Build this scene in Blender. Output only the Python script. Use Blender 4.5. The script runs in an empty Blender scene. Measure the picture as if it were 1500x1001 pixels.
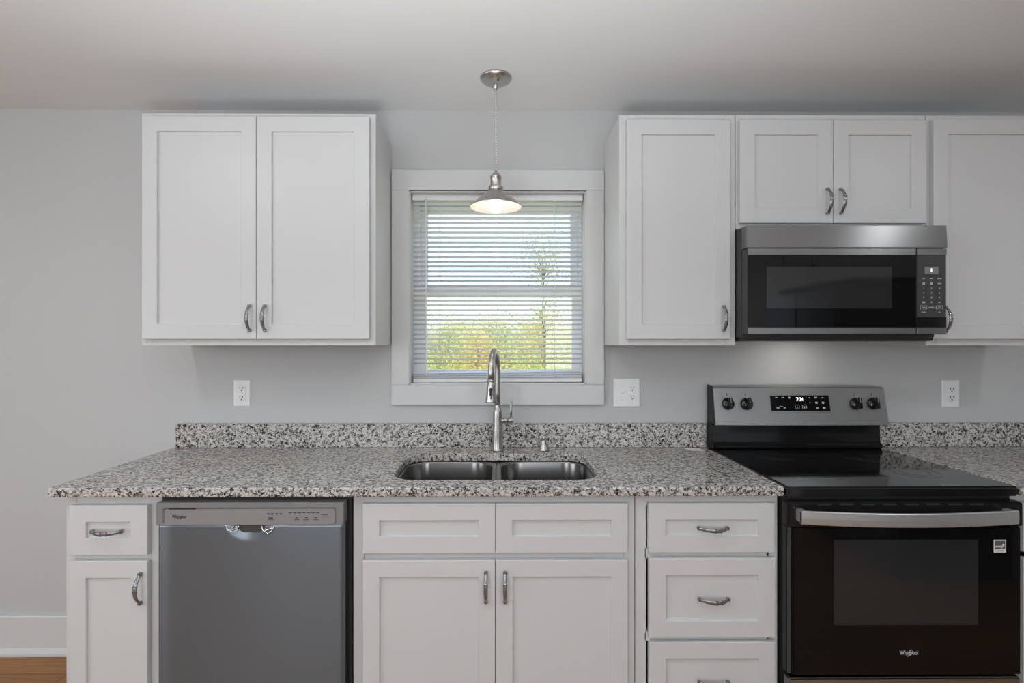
import bpy, bmesh, math, random
from mathutils import Vector, Matrix
PI = math.pi
SC = bpy.context.scene
COL = SC.collection

# ------------------------------------------------------------------ camera
cam = bpy.data.objects.new('camera', bpy.data.cameras.new('camera'))
COL.objects.link(cam)
cam.location = (0, -2.262, 1.387)
cam.rotation_euler = (PI / 2, 0, -math.radians(0.35))
cam.data.sensor_width = 36
cam.data.lens = 36 * 740 / 1500
cam.data.shift_x = 14.5 / 1500
cam.data.clip_start = 0.05
SC.camera = cam

# ------------------------------------------------------------------ colour management, sky, sun, room light
SC.view_settings.view_transform = 'Standard'
SC.view_settings.look = 'None'
SC.view_settings.gamma = 1
SC.view_settings.use_curve_mapping = False
SC.view_settings.exposure = 0.05

world = bpy.data.worlds.new('sky')
SC.world = world
world.use_nodes = True
wn = world.node_tree
sky = wn.nodes.new('ShaderNodeTexSky')
sky.sky_type = 'NISHITA'
sky.sun_disc = False
sky.sun_elevation = math.radians(42)
sky.sun_rotation = math.radians(150)
sky.dust_density = 2.5
bg = wn.nodes['Background']
bg.inputs['Strength'].default_value = 0.58
wn.links.new(sky.outputs[0], bg.inputs[0])


def lamp(name, kind, loc, rot, power, size=None, sy=None, color=(1, 1, 1), spread=None):
    d = bpy.data.lights.new(name, kind)
    d.energy = power
    d.color = color
    if kind == 'AREA':
        d.shape = 'RECTANGLE'
        d.size = size
        d.size_y = sy
        if spread:
            d.spread = spread
    elif size is not None:
        d.shadow_soft_size = size
    o = bpy.data.objects.new(name, d)
    COL.objects.link(o)
    o.location = loc
    o.rotation_euler = rot
    return o


sun = lamp('sun', 'SUN', (6, -20, 20), (math.radians(48), 0, math.radians(20)), 2.5, color=(1, .95, .86))
sun.data.angle = math.radians(1)
# daylight through the windows of the room behind the camera
lamp('daylight_left', 'AREA', (-4.36, -3.0, 1.45), (0, -PI / 2, 0), 43, 1.9, 2.0, (.87, .945, 1))
lamp('daylight_rear_left', 'AREA', (-1.9, -5.05, 1.5), (PI / 2, 0, 0), 28, 1.5, 1.6, (.87, .945, 1))
lamp('daylight_rear_right', 'AREA', (1.3, -5.05, 1.5), (PI / 2, 0, 0), 24, 1.2, 1.5, (.87, .945, 1))
# light thrown up through the kitchen window by the sunlit ground below it
lamp('ground_glow', 'AREA', (0, .75, .80), (-math.radians(145), 0, 0), 3, 1.3, .7, (1, 1, .97))
# added upward fill that brightens the ceiling, no fixture there; two recessed ceiling lights
lamp('ceiling_fill', 'AREA', (-.2, -2.35, .92), (PI, 0, 0), 46, .8, .8, (.88, .95, 1), math.radians(136))
for lx in (-1.57, 2.36):
    lamp('recessed_light', 'AREA', (lx, -1.50, 2.412), (0, 0, 0), 4.6, .15, .15, (.93, .97, 1))

# ------------------------------------------------------------------ materials
MATS = {}


def mat(name, col=(.8, .8, .8), rough=.5, metal=0, spec=.5, coat=0, emit=None, estr=0, trans=0, ior=1.45, alpha=1):
    m = bpy.data.materials.new(name)
    m.use_nodes = True
    b = m.node_tree.nodes['Principled BSDF']
    b.inputs['Base Color'].default_value = (*col, 1)
    b.inputs['Roughness'].default_value = rough
    b.inputs['Metallic'].default_value = metal
    b.inputs['Specular IOR Level'].default_value = spec
    b.inputs['Coat Weight'].default_value = coat
    b.inputs['Transmission Weight'].default_value = trans
    b.inputs['IOR'].default_value = ior
    b.inputs['Alpha'].default_value = alpha
    if emit:
        b.inputs['Emission Color'].default_value = (*emit, 1)
        b.inputs['Emission Strength'].default_value = estr
    MATS[name] = m
    return m


def nodes(m):
    t = m.node_tree
    return t, t.nodes, t.links, t.nodes['Principled BSDF']


def coords(t, scale=(1, 1, 1)):
    tc = t.nodes.new('ShaderNodeNewGeometry')
    mp = t.nodes.new('ShaderNodeMapping')
    mp.inputs['Scale'].default_value = scale
    t.links.new(tc.outputs['Position'], mp.inputs['Vector'])
    return mp.outputs[0]


def noise(t, vec, scale, detail=2, rough=.5):
    n = t.nodes.new('ShaderNodeTexNoise')
    n.inputs['Scale'].default_value = scale
    n.inputs['Detail'].default_value = detail
    n.inputs['Roughness'].default_value = rough
    t.links.new(vec, n.inputs['Vector'])
    return n


def ramp(t, fac, stops):
    r = t.nodes.new('ShaderNodeValToRGB')
    e = r.color_ramp.elements
    while len(e) < len(stops):
        e.new(.5)
    for i, (p, c) in enumerate(stops):
        e[i].position = p
        e[i].color = (*c, 1) if len(c) == 3 else c
    t.links.new(fac, r.inputs[0])
    return r


def bump(t, b, height, strength, dist):
    bp = t.nodes.new('ShaderNodeBump')
    bp.inputs['Strength'].default_value = strength
    bp.inputs['Distance'].default_value = dist
    t.links.new(height, bp.inputs['Height'])
    t.links.new(bp.outputs[0], b.inputs['Normal'])


def paint(name, col, rough, bscale=180, bstr=.08):
    m = mat(name, col, rough)
    t, n, l, b = nodes(m)
    ns = noise(t, coords(t), bscale, 3)
    bump(t, b, ns.outputs[0], bstr, .002)
    return m


WALL = paint('wall_paint', (.54, .54, .54), .7, 220, .12)
CEIL = paint('ceiling_paint', (.80, .80, .80), .85, 160, .12)
TRIM = paint('trim_paint', (.65, .65, .65), .38, 60, .03)
CAB = paint('cabinet_paint', (.61, .61, .61), .36, 50, .02)
PLASTIC = mat('white_plastic', (.84, .84, .84), .3)
SLAT = mat('blind_vinyl', (.78, .78, .78), .35)
VINYL = mat('window_vinyl', (.82, .82, .82), .4)
DARKHOLE = mat('dark_slot', (.02, .02, .02), .6)


def steel(name, col, rough, axis, aniso=0):
    m = mat(name, col, rough, 1)
    t, n, l, b = nodes(m)
    sc = {'x': (1.2, 160, 160), 'z': (160, 160, 1.2), 'y': (160, 1.2, 160)}[axis]
    ns = noise(t, coords(t, sc), 6, 3)
    rr = t.nodes.new('ShaderNodeMapRange')
    rr.inputs[3].default_value = rough - (.003 if aniso else .03)
    rr.inputs[4].default_value = rough + (.004 if aniso else .04)
    l.new(ns.outputs[0], rr.inputs[0])
    l.new(rr.outputs[0], b.inputs['Roughness'])
    if not aniso:
        bump(t, b, ns.outputs[0], .04, .0006)
    if aniso:
        b.inputs['Anisotropic'].default_value = aniso
        cb = t.nodes.new('ShaderNodeCombineXYZ')
        cb.inputs[2].default_value = 1
        l.new(cb.outputs[0], b.inputs['Tangent'])
    return m


STEEL = steel('brushed_steel', (.35, .349, .347), .29, 'x', .8)
STEELV = steel('door_steel', (.175, .202, .232), .27, 'x', .85)
STEELV.node_tree.nodes['Principled BSDF'].inputs['Metallic'].default_value = .60
STEEL.node_tree.nodes['Principled BSDF'].inputs['Metallic'].default_value = .88
SINKST = steel('sink_steel', (.27, .265, .26), .22, 'z')
NICKEL = steel('brushed_nickel', (.50, .48, .455), .27, 'z')
PNICKEL = steel('aged_nickel', (.55, .52, .49), .28, 'z')
CHROME = mat('satin_chrome', (.29, .303, .318), .2, .75)
PANELGREY = mat('silver_panel', (.25, .25, .25), .42, .35)
INSETGREY = mat('silver_inset', (.29, .29, .29), .4, .3)
BLACK = mat('black_enamel', (.012, .012, .012), .09, 0, .6)
BLACKMAT = mat('black_plastic', (.018, .018, .018), .5)
DARKSIDE = mat('dark_side_panel', (.055, .055, .055), .45)
GLASSBLK = mat('black_glass', (.006, .006, .006), .03, 0, .32)
OVENWIN = mat('tinted_window', (.026, .026, .027), .05, 0, .5)
COOKTOP = mat('ceramic_glass', (.010, .010, .010), .06, 0, .8)
KEYPAD = mat('keypad_grey', (.055, .055, .055), .35)
DISPLAY = mat('display_grey', (.22, .22, .22), .3)
LEGEND = mat('legend_print', (.48, .48, .48), .5)
RINGPRINT = mat('ring_print', (.035, .035, .035), .2)
FAINT = mat('faint_print', (.10, .10, .10), .4)
DARKINK = mat('dark_print', (.03, .03, .03), .5)
WHITEINK = mat('white_print', (.8, .8, .8), .5)
DIGIT = mat('display_digit', (.9, .9, .9), .5, emit=(.95, .97, 1), estr=1.6)
HANDLEST = mat('light_satin_steel', (.50, .50, .50), .32, .65)
GUARDST = mat('guard_steel', (.34, .34, .34), .33, .7)
POLISHED = mat('polished_chrome', (.85, .85, .85), .08, 1)
BULB = mat('lit_bulb', (1, 1, 1), .4, emit=(1, .94, .82), estr=11)
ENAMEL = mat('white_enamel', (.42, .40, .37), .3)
CORD = mat('braided_cord', (.62, .61, .59), .55)
LENS = mat('lamp_lens', (.9, .9, .88), .3, emit=(1, .93, .84), estr=2.0)
PAPER = mat('white_paper', (.78, .77, .75), .5)
PLASTICCORD = mat('blind_cord', (.82, .82, .82), .6)

# braided cord twist
t, n, l, b = nodes(CORD)
w = t.nodes.new('ShaderNodeTexWave')
w.inputs['Scale'].default_value = 60
w.bands_direction = 'DIAGONAL'
l.new(coords(t), w.inputs['Vector'])
r = ramp(t, w.outputs[0], [(.2, (.38, .37, .36)), (.7, (.75, .74, .72))])
l.new(r.outputs[0], b.inputs['Base Color'])

# clear glass: mostly see-through with a weak mirror
GLASS = bpy.data.materials.new('clear_glass')
GLASS.use_nodes = True
gt = GLASS.node_tree
gt.nodes.remove(gt.nodes['Principled BSDF'])
ga = gt.nodes.new('ShaderNodeBsdfTransparent')
ga.inputs[0].default_value = (.93, .95, .95, 1)
gb = gt.nodes.new('ShaderNodeBsdfGlossy')
gb.inputs['Roughness'].default_value = .02
gm = gt.nodes.new('ShaderNodeMixShader')
gm.inputs[0].default_value = .06
gt.links.new(ga.outputs[0], gm.inputs[1])
gt.links.new(gb.outputs[0], gm.inputs[2])
gt.links.new(gm.outputs[0], gt.nodes['Material Output'].inputs[0])

# granite
GRANITE = mat('speckled_granite', (.5, .5, .5), .16, 0, .5)
t, n, l, b = nodes(GRANITE)
c0 = coords(t)
warp = noise(t, c0, 60, 2)
mixv = t.nodes.new('ShaderNodeMixRGB')
mixv.inputs[0].default_value = .016
l.new(c0, mixv.inputs[1])
l.new(warp.outputs['Color'], mixv.inputs[2])
vo = t.nodes.new('ShaderNodeTexVoronoi')
vo.inputs['Scale'].default_value = 170
l.new(mixv.outputs[0], vo.inputs['Vector'])
sep = t.nodes.new('ShaderNodeSeparateColor')
l.new(vo.outputs['Color'], sep.inputs[0])
vo2 = t.nodes.new('ShaderNodeTexVoronoi')
vo2.inputs['Scale'].default_value = 340
l.new(mixv.outputs[0], vo2.inputs['Vector'])
sep2 = t.nodes.new('ShaderNodeSeparateColor')
l.new(vo2.outputs['Color'], sep2.inputs[0])
ad2 = t.nodes.new('ShaderNodeMath')
ad2.operation = 'MULTIPLY_ADD'
ad2.inputs[1].default_value = .70
mu2 = t.nodes.new('ShaderNodeMath')
mu2.operation = 'MULTIPLY'
mu2.inputs[1].default_value = .30
l.new(sep2.outputs[0], mu2.inputs[0])
l.new(sep.outputs[0], ad2.inputs[0])
l.new(mu2.outputs[0], ad2.inputs[2])
cl = noise(t, c0, 75, 4, .65)
ad = t.nodes.new('ShaderNodeMath')
ad.operation = 'MULTIPLY_ADD'
ad.inputs[1].default_value = .62
l.new(ad2.outputs[0], ad.inputs[0])
sc2 = t.nodes.new('ShaderNodeMath')
sc2.operation = 'MULTIPLY'
sc2.inputs[1].default_value = .76
l.new(cl.outputs[0], sc2.inputs[0])
l.new(sc2.outputs[0], ad.inputs[2])
rp = ramp(t, ad.outputs[0], [(.43, (.014, .014, .014)), (.52, (.06, .057, .055)), (.59, (.20, .187, .177)),
                             (.67, (.40, .362, .335)), (.78, (.54, .50, .47)), (.90, (.64, .61, .585))])
l.new(rp.outputs[0], b.inputs['Base Color'])
r2 = ramp(t, sep.outputs[1], [(0, (.10, .10, .10)), (1, (.24, .24, .24))])
l.new(r2.outputs[0], b.inputs['Roughness'])

# wooden floor
FLOOR = mat('oak_planks', (.4, .2, .09), .45, 0, .25)
t, n, l, b = nodes(FLOOR)
br = t.nodes.new('ShaderNodeTexBrick')
br.inputs['Scale'].default_value = 1
br.inputs['Brick Width'].default_value = 1.2
br.inputs['Row Height'].default_value = .145
br.inputs['Mortar Size'].default_value = .0015
br.inputs['Color1'].default_value = (.42, .21, .085, 1)
br.inputs['Color2'].default_value = (.345, .17, .066, 1)
br.inputs['Mortar'].default_value = (.10, .05, .025, 1)
l.new(coords(t), br.inputs['Vector'])
gr = noise(t, coords(t, (1.2, 22, 1)), 5, 4, .6)
mx = t.nodes.new('ShaderNodeMixRGB')
mx.blend_type = 'MULTIPLY'
mx.inputs[0].default_value = .8
l.new(br.outputs[0], mx.inputs[1])
rg = ramp(t, gr.outputs[0], [(.3, (.55, .5, .45)), (.7, (1.15, 1.1, 1.05))])
l.new(rg.outputs[0], mx.inputs[2])
l.new(mx.outputs[0], b.inputs['Base Color'])


def leafmat(name, stops, sc):
    m = mat(name, (.2, .3, .05), .6)
    t, n, l, b = nodes(m)
    ns = noise(t, coords(t), sc, 4, .7)
    rr = ramp(t, ns.outputs[0], stops)
    l.new(rr.outputs[0], b.inputs['Base Color'])
    tr = t.nodes.new('ShaderNodeBsdfTranslucent')
    l.new(rr.outputs[0], tr.inputs[0])
    ms = t.nodes.new('ShaderNodeMixShader')
    ms.inputs[0].default_value = .4
    l.new(b.outputs[0], ms.inputs[1])
    l.new(tr.outputs[0], ms.inputs[2])
    l.new(ms.outputs[0], t.nodes['Material Output'].inputs[0])
    return m


LEAFYG = leafmat('yellow_green_leaves', [(.3, (.30, .36, .10)), (.5, (.52, .54, .20)), (.7, (.74, .66, .28))], 2.5)
LEAFYE = leafmat('golden_leaves', [(.3, (.48, .44, .12)), (.5, (.70, .57, .18)), (.7, (.80, .66, .28))], 2)
LEAFGR = leafmat('green_leaves', [(.3, (.16, .28, .09)), (.5, (.34, .46, .14)), (.7, (.56, .60, .22))], 3)
BARK = mat('bark', (.26, .215, .165), .9)
GRASS = mat('meadow_grass', (.4, .42, .12), .9)
t, n, l, b = nodes(GRASS)
ns = noise(t, coords(t), .8, 5, .7)
rr = ramp(t, ns.outputs[0], [(.3, (.20, .28, .06)), (.5, (.42, .42, .12)), (.7, (.60, .50, .18))])
l.new(rr.outputs[0], b.inputs['Base Color'])


# ------------------------------------------------------------------ mesh helpers
class MB:
    """collects shapes in room coordinates and links them as one mesh object"""

    def __init__(self):
        self.bm = bmesh.new()

    def _merge(self, bm):
        me = bpy.data.meshes.new('tmp')
        bm.to_mesh(me)
        bm.free()
        self.bm.from_mesh(me)
        bpy.data.meshes.remove(me)

    def box(self, x0, x1, y0, y1, z0, z1, bev=0, seg=2, rot=None, flat=False):
        bm = bmesh.new()
        vs = [bm.verts.new((x, y, z)) for x in (x0, x1) for y in (y0, y1) for z in (z0, z1)]
        for f in ((0, 1, 3, 2), (4, 6, 7, 5), (0, 4, 5, 1), (2, 3, 7, 6), (0, 2, 6, 4), (1, 5, 7, 3)):
            bm.faces.new([vs[i] for i in f])
        if bev:
            bmesh.ops.bevel(bm, geom=bm.edges[:], offset=bev, segments=seg, affect='EDGES', clamp_overlap=True)
        if rot:
            c = Vector(((x0 + x1) / 2, (y0 + y1) / 2, (z0 + z1) / 2))
            bmesh.ops.transform(bm, matrix=Matrix.Translation(c) @ rot @ Matrix.Translation(-c), verts=bm.verts)
        bmesh.ops.recalc_face_normals(bm, faces=bm.faces)
        self._merge(bm)
        return self

    def loops(self, rings, cap0=True, cap1=True, closed=False, smooth=False):
        """skin a list of rings (lists of points, same count)"""
        bm = bmesh.new()
        R = [[bm.verts.new(p) for p in r] for r in rings]
        k = len(R[0])
        seq = list(zip(R, R[1:])) + ([(R[-1], R[0])] if closed else [])
        for a, c in seq:
            for i in range(k):
                j = (i + 1) % k
                f = bm.faces.new((a[i], a[j], c[j], c[i]))
                f.smooth = smooth
        if not closed:
            if cap0:
                bm.faces.new(R[0][::-1])
            if cap1:
                bm.faces.new(R[-1])
        bmesh.ops.recalc_face_normals(bm, faces=bm.faces)
        self._merge(bm)
        return self

    def lathe(self, prof, center, axis='z', n=40, smooth=True, cap0=False, cap1=False, dirsign=1):
        rings = []
        cx, cy, cz = center
        for r, h in prof:
            ring = []
            for i in range(n):
                a = 2 * PI * i / n
                u, v = max(r, 1e-5) * math.cos(a), max(r, 1e-5) * math.sin(a)
                h2 = h * dirsign
                ring.append({'z': (cx + u, cy + v, cz + h2), 'y': (cx + u, cy + h2, cz + v), 'x': (cx + h2, cy + u, cz + v)}[axis])
            rings.append(ring)
        return self.loops(rings, cap0, cap1, smooth=smooth)

    def tube(self, pts, rad, n=12, smooth=True):
        pts = [Vector(p) for p in pts]
        rads = rad if isinstance(rad, (list, tuple)) else [rad] * len(pts)
        rings = []
        up = None
        for i, p in enumerate(pts):
            d = (pts[min(i + 1, len(pts) - 1)] - pts[max(i - 1, 0)]).normalized()
            if up is None:
                up = Vector((0, 0, 1)) if abs(d.z) < .9 else Vector((1, 0, 0))
            s = d.cross(up).normalized()
            up = s.cross(d).normalized()
            rings.append([p + (s * math.cos(2 * PI * k / n) + up * math.sin(2 * PI * k / n)) * rads[i] for k in range(n)])
        return self.loops(rings, smooth=smooth)

    def prism_x(self, prof, x0, x1):
        """profile of (y, z) pulled along x"""
        return self.loops([[(x0, y, z) for y, z in prof], [(x1, y, z) for y, z in prof]])

    def build(self, name, m, parent=None, origin=None):
        me = bpy.data.meshes.new(name)
        if parent is not None:
            off = wloc(parent)
        else:
            off = Vector(origin or (0, 0, 0))
        bmesh.ops.translate(self.bm, verts=self.bm.verts, vec=-off)
        self.bm.to_mesh(me)
        self.bm.free()
        me.materials.append(m)
        o = bpy.data.objects.new(name, me)
        COL.objects.link(o)
        if parent is not None:
            o.parent = parent
        else:
            o.location = off
        return o


def wloc(o):
    v = Vector((0, 0, 0))
    while o is not None:
        v += o.location
        o = o.parent
    return v


def tag(o, label, cat, group=None, kind=None):
    o['label'] = label
    o['category'] = cat
    if group:
        o['group'] = group
    if kind:
        o['kind'] = kind
    return o


def thing(name, loc, label, cat, group=None):
    o = bpy.data.objects.new(name, None)
    o.empty_display_size = .05
    COL.objects.link(o)
    o.location = loc
    return tag(o, label, cat, group)


def struct(name, mb, m, parent=None):
    o = mb.build(name, m, parent)
    if parent is None:
        o['kind'] = 'structure'
    return o


def rrect(x0, x1, y0, y1, r, z, n=8):
    p = []
    for cx, cy, a0 in ((x1 - r, y1 - r, 0), (x0 + r, y1 - r, 90), (x0 + r, y0 + r, 180), (x1 - r, y0 + r, 270)):
        for i in range(n + 1):
            a = math.radians(a0 + 90 * i / n)
            p.append((cx + r * math.cos(a), cy + r * math.sin(a), z))
    return p


def rrect_xz(x0, x1, z0, z1, r, y, n=6):
    return [(a, y, c) for a, c, _ in rrect(x0, x1, z0, z1, r, 0, n)]


def text(body, size, m, parent, loc, name='lettering', sx=1, depth=.0004, align='CENTER', rot=(PI / 2, 0, 0), shear=0):
    c = bpy.data.curves.new('tmp', 'FONT')
    c.body = body
    c.size = size
    c.extrude = depth
    c.align_x = align
    c.align_y = 'CENTER'
    c.shear = shear
    c.offset = size * .012
    o = bpy.data.objects.new('tmp', c)
    COL.objects.link(o)
    dg = bpy.context.evaluated_depsgraph_get()
    me = bpy.data.meshes.new_from_object(o.evaluated_get(dg))
    bpy.data.objects.remove(o)
    bpy.data.curves.remove(c)
    me.name = name
    me.transform(Matrix.Diagonal((sx, 1, 1, 1)))
    me.materials.clear()
    me.materials.append(m)
    q = bpy.data.objects.new(name, me)
    COL.objects.link(q)
    q.parent = parent
    q.location = Vector(loc) - wloc(parent)
    q.rotation_euler = rot
    return q


# ------------------------------------------------------------------ the room
XL, XR, YF, ZC = -4.4, 3.0, -5.1, 2.421
WX0, WX1, WZ0, WZ1 = -.400, .389, 1.195, 2.056
struct('floor', MB().box(XL, XR, YF, 0, -.08, 0), FLOOR)
struct('ceiling', MB().box(XL - .15, XR + .15, YF - .15, .15, ZC, ZC + .12), CEIL)
wb = MB()
wb.box(XL - .15, WX0, 0, .15, -.08, ZC).box(WX1, XR + .15, 0, .15, -.08, ZC)
wb.box(WX0, WX1, 0, .15, -.08, WZ0).box(WX0, WX1, 0, .15, WZ1, ZC)
struct('wall_back', wb, WALL)
struct('wall_left', MB().box(XL - .15, XL, YF, 0, -.08, ZC), WALL)
struct('wall_right', MB().box(XR, XR + .15, YF, 0, -.08, ZC), WALL)
struct('wall_front', MB().box(XL - .15, XR + .15, YF - .15, YF, -.08, ZC), WALL)
# baseboard with shoe moulding, left of the cabinets
prof = [(-.0005, 0), (-.030, 0), (-.030, .012), (-.026, .024), (-.017, .032), (-.017, .166), (-.014, .171), (-.0005, .171)]
struct('baseboard_back', MB().prism_x(prof, XL + .002, -1.42), TRIM)
# window casing
cx0, cx1, cz0, cz1 = -.4765, .4675, 1.106, 2.15
struct('trim_1', MB().box(cx0, cx1, -.020, -.0005, WZ1 + .004, cz1, .0015), TRIM)
struct('trim_2', MB().box(cx0, WX0 + .001, -.0195, -.0005, WZ0 - .0, WZ1 + .0035, .0015), TRIM)
struct('trim_3', MB().box(WX1 - .001, cx1, -.0195, -.0005, WZ0 - .0, WZ1 + .0035, .0015), TRIM)
struct('trim_4', MB().box(cx0, cx1, -.020, -.0005, cz0, WZ0 - .0005, .0015), TRIM)
# jamb liner with a thin stop bead
jl = MB()
J = .006
jl.box(WX0, WX0 + J, -.014, .149, WZ0, WZ1, .001).box(WX1 - J, WX1, -.014, .149, WZ0, WZ1, .001)
jl.box(WX0, WX1, -.014, .149, WZ0, WZ0 + J, .001).box(WX0, WX1, -.014, .149, WZ1 - J, WZ1, .001)
struct('trim_5', jl, TRIM)

# window: vinyl double hung
win = bpy.data.objects.new('window_1', None)
COL.objects.link(win)
win.location = (0, .10, WZ0)
win['kind'] = 'structure'


def ring_xz(mb, x0, x1, z0, z1, w, y0, y1, wt=None, wb_=None, bev=.002):
    wt = wt or w
    wb_ = wb_ or w
    mb.box(x0, x0 + w, y0, y1, z0, z1, bev).box(x1 - w, x1, y0, y1, z0, z1, bev)
    mb.box(x0 + w - .001, x1 - w + .001, y0, y1, z1 - wt, z1, bev).box(x0 + w - .001, x1 - w + .001, y0, y1, z0, z0 + wb_, bev)


fx0, fx1, fz0, fz1 = WX0 + J, WX1 - J, WZ0 + J, WZ1 - J
m = MB()
m.box(fx0, fx0 + .026, .062, .148, fz0, fz1, .002).box(fx1 - .013, fx1, .062, .148, fz0, fz1, .002)
m.box(fx0 + .025, fx1 - .012, .062, .148, fz1 - .026, fz1, .002).box(fx0 + .025, fx1 - .012, .062, .148, fz0, fz0 + .026, .002)
m.build('window_frame', VINYL, win)
# lower sash (room side), upper sash (outside)
m = MB()
ring_xz(m, fx0 + .024, fx1 - .011, fz0 + .026, 1.640, .034, .066, .098, .050, .030)
ls = m.build('lower_sash', VINYL, win)
m = MB()
m.box(fx0 + .056, fx1 - .043, .080, .084, fz0 + .054, 1.592)
m.build('pane', GLASS, ls)
m = MB()
ring_xz(m, fx0 + .026, fx1 - .013, 1.60, fz1 - .024, .034, .106, .136, .030, .042)
us = m.build('upper_sash', VINYL, win)
m = MB()
m.box(fx0 + .058, fx1 - .045, .119, .123, 1.640, fz1 - .052)
m.build('pane', GLASS, us)

# windows of the room behind the camera (frames and lit panes, the daylight comes from the lights before them)
def far_window(name, axis, c, w, h, z):
    o = bpy.data.objects.new(name, None)
    COL.objects.link(o)
    o['kind'] = 'structure'
    m = MB()
    if axis == 'y':
        o.location = (c, YF, z)
        ring_xz(m, c - w / 2 - .09, c + w / 2 + .09, z - h / 2 - .09, z + h / 2 + .09, .09, YF + .0005, YF + .02)
        m.box(c - w / 2, c + w / 2, YF + .0005, YF + .03, z - .02, z + .02)
        m.build('frame', TRIM, o)
        MB().box(c - w / 2 + .001, c + w / 2 - .001, YF + .001, YF + .008, z - h / 2 + .001, z + h / 2 - .001).build('pane', PLASTIC, o)
    else:
        o.location = (XL, c, z)
        for a0, a1, b0, b1 in ((c - w / 2 - .09, c - w / 2, z - h / 2 - .09, z + h / 2 + .09), (c + w / 2, c + w / 2 + .09, z - h / 2 - .09, z + h / 2 + .09),
                               (c - w / 2, c + w / 2, z + h / 2, z + h / 2 + .09), (c - w / 2, c + w / 2, z - h / 2 - .09, z - h / 2), (c - w / 2, c + w / 2, z - .02, z + .02)):
            m.box(XL + .0005, XL + .02, a0, a1, b0, b1, .002)
        m.build('frame', TRIM, o)
        MB().box(XL + .001, XL + .008, c - w / 2 + .001, c + w / 2 - .001, z - h / 2 + .001, z + h / 2 - .001).build('pane', PLASTIC, o)


far_window('window_2', 'x', -3.0, 2.0, 1.9, 1.45)
far_window('window_3', 'y', -1.9, 1.5, 1.6, 1.5)
far_window('window_4', 'y', 1.3, 1.2, 1.5, 1.5)

# ------------------------------------------------------------------ cabinet hardware and fronts
def handle_mesh():
    """arched strap pull along z, standing out towards -y, two raised bands above its middle"""
    m = MB()
    N = 26
    L, H = .0500, .030
    rings = []
    pts = []
    for i in range(N + 1):
        u = -1 + 2 * i / N
        z = L * u
        y = -.004 - (H - .004) * (1 - abs(u) ** 2.2)
        pts.append((y, z, u))
    for i, (y, z, u) in enumerate(pts):
        a, c = pts[max(i - 1, 0)], pts[min(i + 1, N)]
        d = Vector((c[0] - a[0], c[1] - a[1])).normalized()
        nrm = Vector((-d.y, d.x))
        w = .0046 + .0020 * (1 - u * u)
        th = .0030 - .0004 * (1 - u * u)
        e = .3
        ring = []
        for sx, sn in ((-1, -e), (-e, -1), (e, -1), (1, -e), (1, e), (e, 1), (-e, 1), (-1, e)):
            ring.append((sx * w, y + nrm.x * sn * th, z + nrm.y * sn * th))
        rings.append(ring)
    m.loops(rings, smooth=True)
    for s in (-1, 1):
        m.box(-.0058, .0058, -.0125, 0, s * .0462 - .0056, s * .0462 + .0056, .002)
    for zz in (-.0005, .0165):
        yc_ = -.004 - (H - .004) * (1 - abs(zz / L) ** 2.2)
        m.box(-.0072, .0072, yc_ - .0039, yc_ + .0036, zz - .0022, zz + .0022, .0012)
    me_o = m.build('handle', CHROME)
    me = me_o.data
    bpy.data.objects.remove(me_o)
    return me


HANDLE = handle_mesh()


def add_handle(parent, x, y, z, horizontal=False):
    o = bpy.data.objects.new('handle', HANDLE)
    COL.objects.link(o)
    o.parent = parent
    o.location = Vector((x, y, z)) - wloc(parent)
    if horizontal:
        o.rotation_euler = (0, PI / 2, 0)
    return o


def front(name, parent, x0, x1, z0, z1, yf, yb, w, handle=None):
    """shaker door or drawer front: raised frame round a recessed panel, one mesh"""
    def R(i, y):
        return [(x0 + i, y, z0 + i), (x1 - i, y, z0 + i), (x1 - i, y, z1 - i), (x0 + i, y, z1 - i)]
    m = MB()
    m.loops([R(0, yb), R(0, yf + .002), R(.0006, yf + .0006), R(.002, yf), R(w - .0012, yf), R(w, yf + .0012), R(w + .0005, yf + .0075), R(w + .0012, yf + .008)])
    o = m.build(name, CAB, parent)
    if handle:
        add_handle(o, handle[0], yf, handle[1], handle[2])
    return o


def cabinet(name, x0, x1, z0, z1, depth, ff, label, bars=(), stile=.04, kick=0):
    """carcass box and face frame; bars are (x0, x1, z0, z1) rails and mullions"""
    t = thing(name, ((x0 + x1) / 2, -depth / 2, z0), label, 'cabinet', None)
    g = .0006
    zb = z0
    m = MB()
    if kick:
        a0, a1, b0, b1 = x0 + g + .003, x1 - g - .003, -depth + ff, -.001
        m.box(a0, a0 + .016, b0, b1, z0 + kick, z1 - g).box(a1 - .016, a1, b0, b1, z0 + kick, z1 - g)
        m.box(a0 + .016, a1 - .016, b1 - .008, b1, z0 + kick, z1 - g).box(a0 + .016, a1 - .016, b0, b1 - .008, z0 + kick, z0 + kick + .016)
    else:
        m.box(x0 + g + .003, x1 - g - .003, -depth + ff, -.001, z0, z1 - g, .001)
    if kick:
        m.box(x0 + .003, x1 - .003, -depth + .075, -.001, z0, z0 + kick)
    m.build('carcass', CAB, t)
    m = MB()
    z0 += kick
    ya, yb = -depth, -depth + ff - .0003
    m.box(x0 + g, x0 + stile, ya, yb, z0, z1 - g, .001).box(x1 - stile, x1 - g, ya, yb, z0, z1 - g, .001)
    m.box(x0 + stile, x1 - stile, ya, yb, z1 - stile, z1 - g, .0004).box(x0 + stile, x1 - stile, ya, yb, z0, z0 + stile, .0004)
    for a, b_, c, d in bars:
        m.box(a, b_, ya, yb, c, d, .0004)
    m.build('face_frame', CAB, t)
    return t


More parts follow.
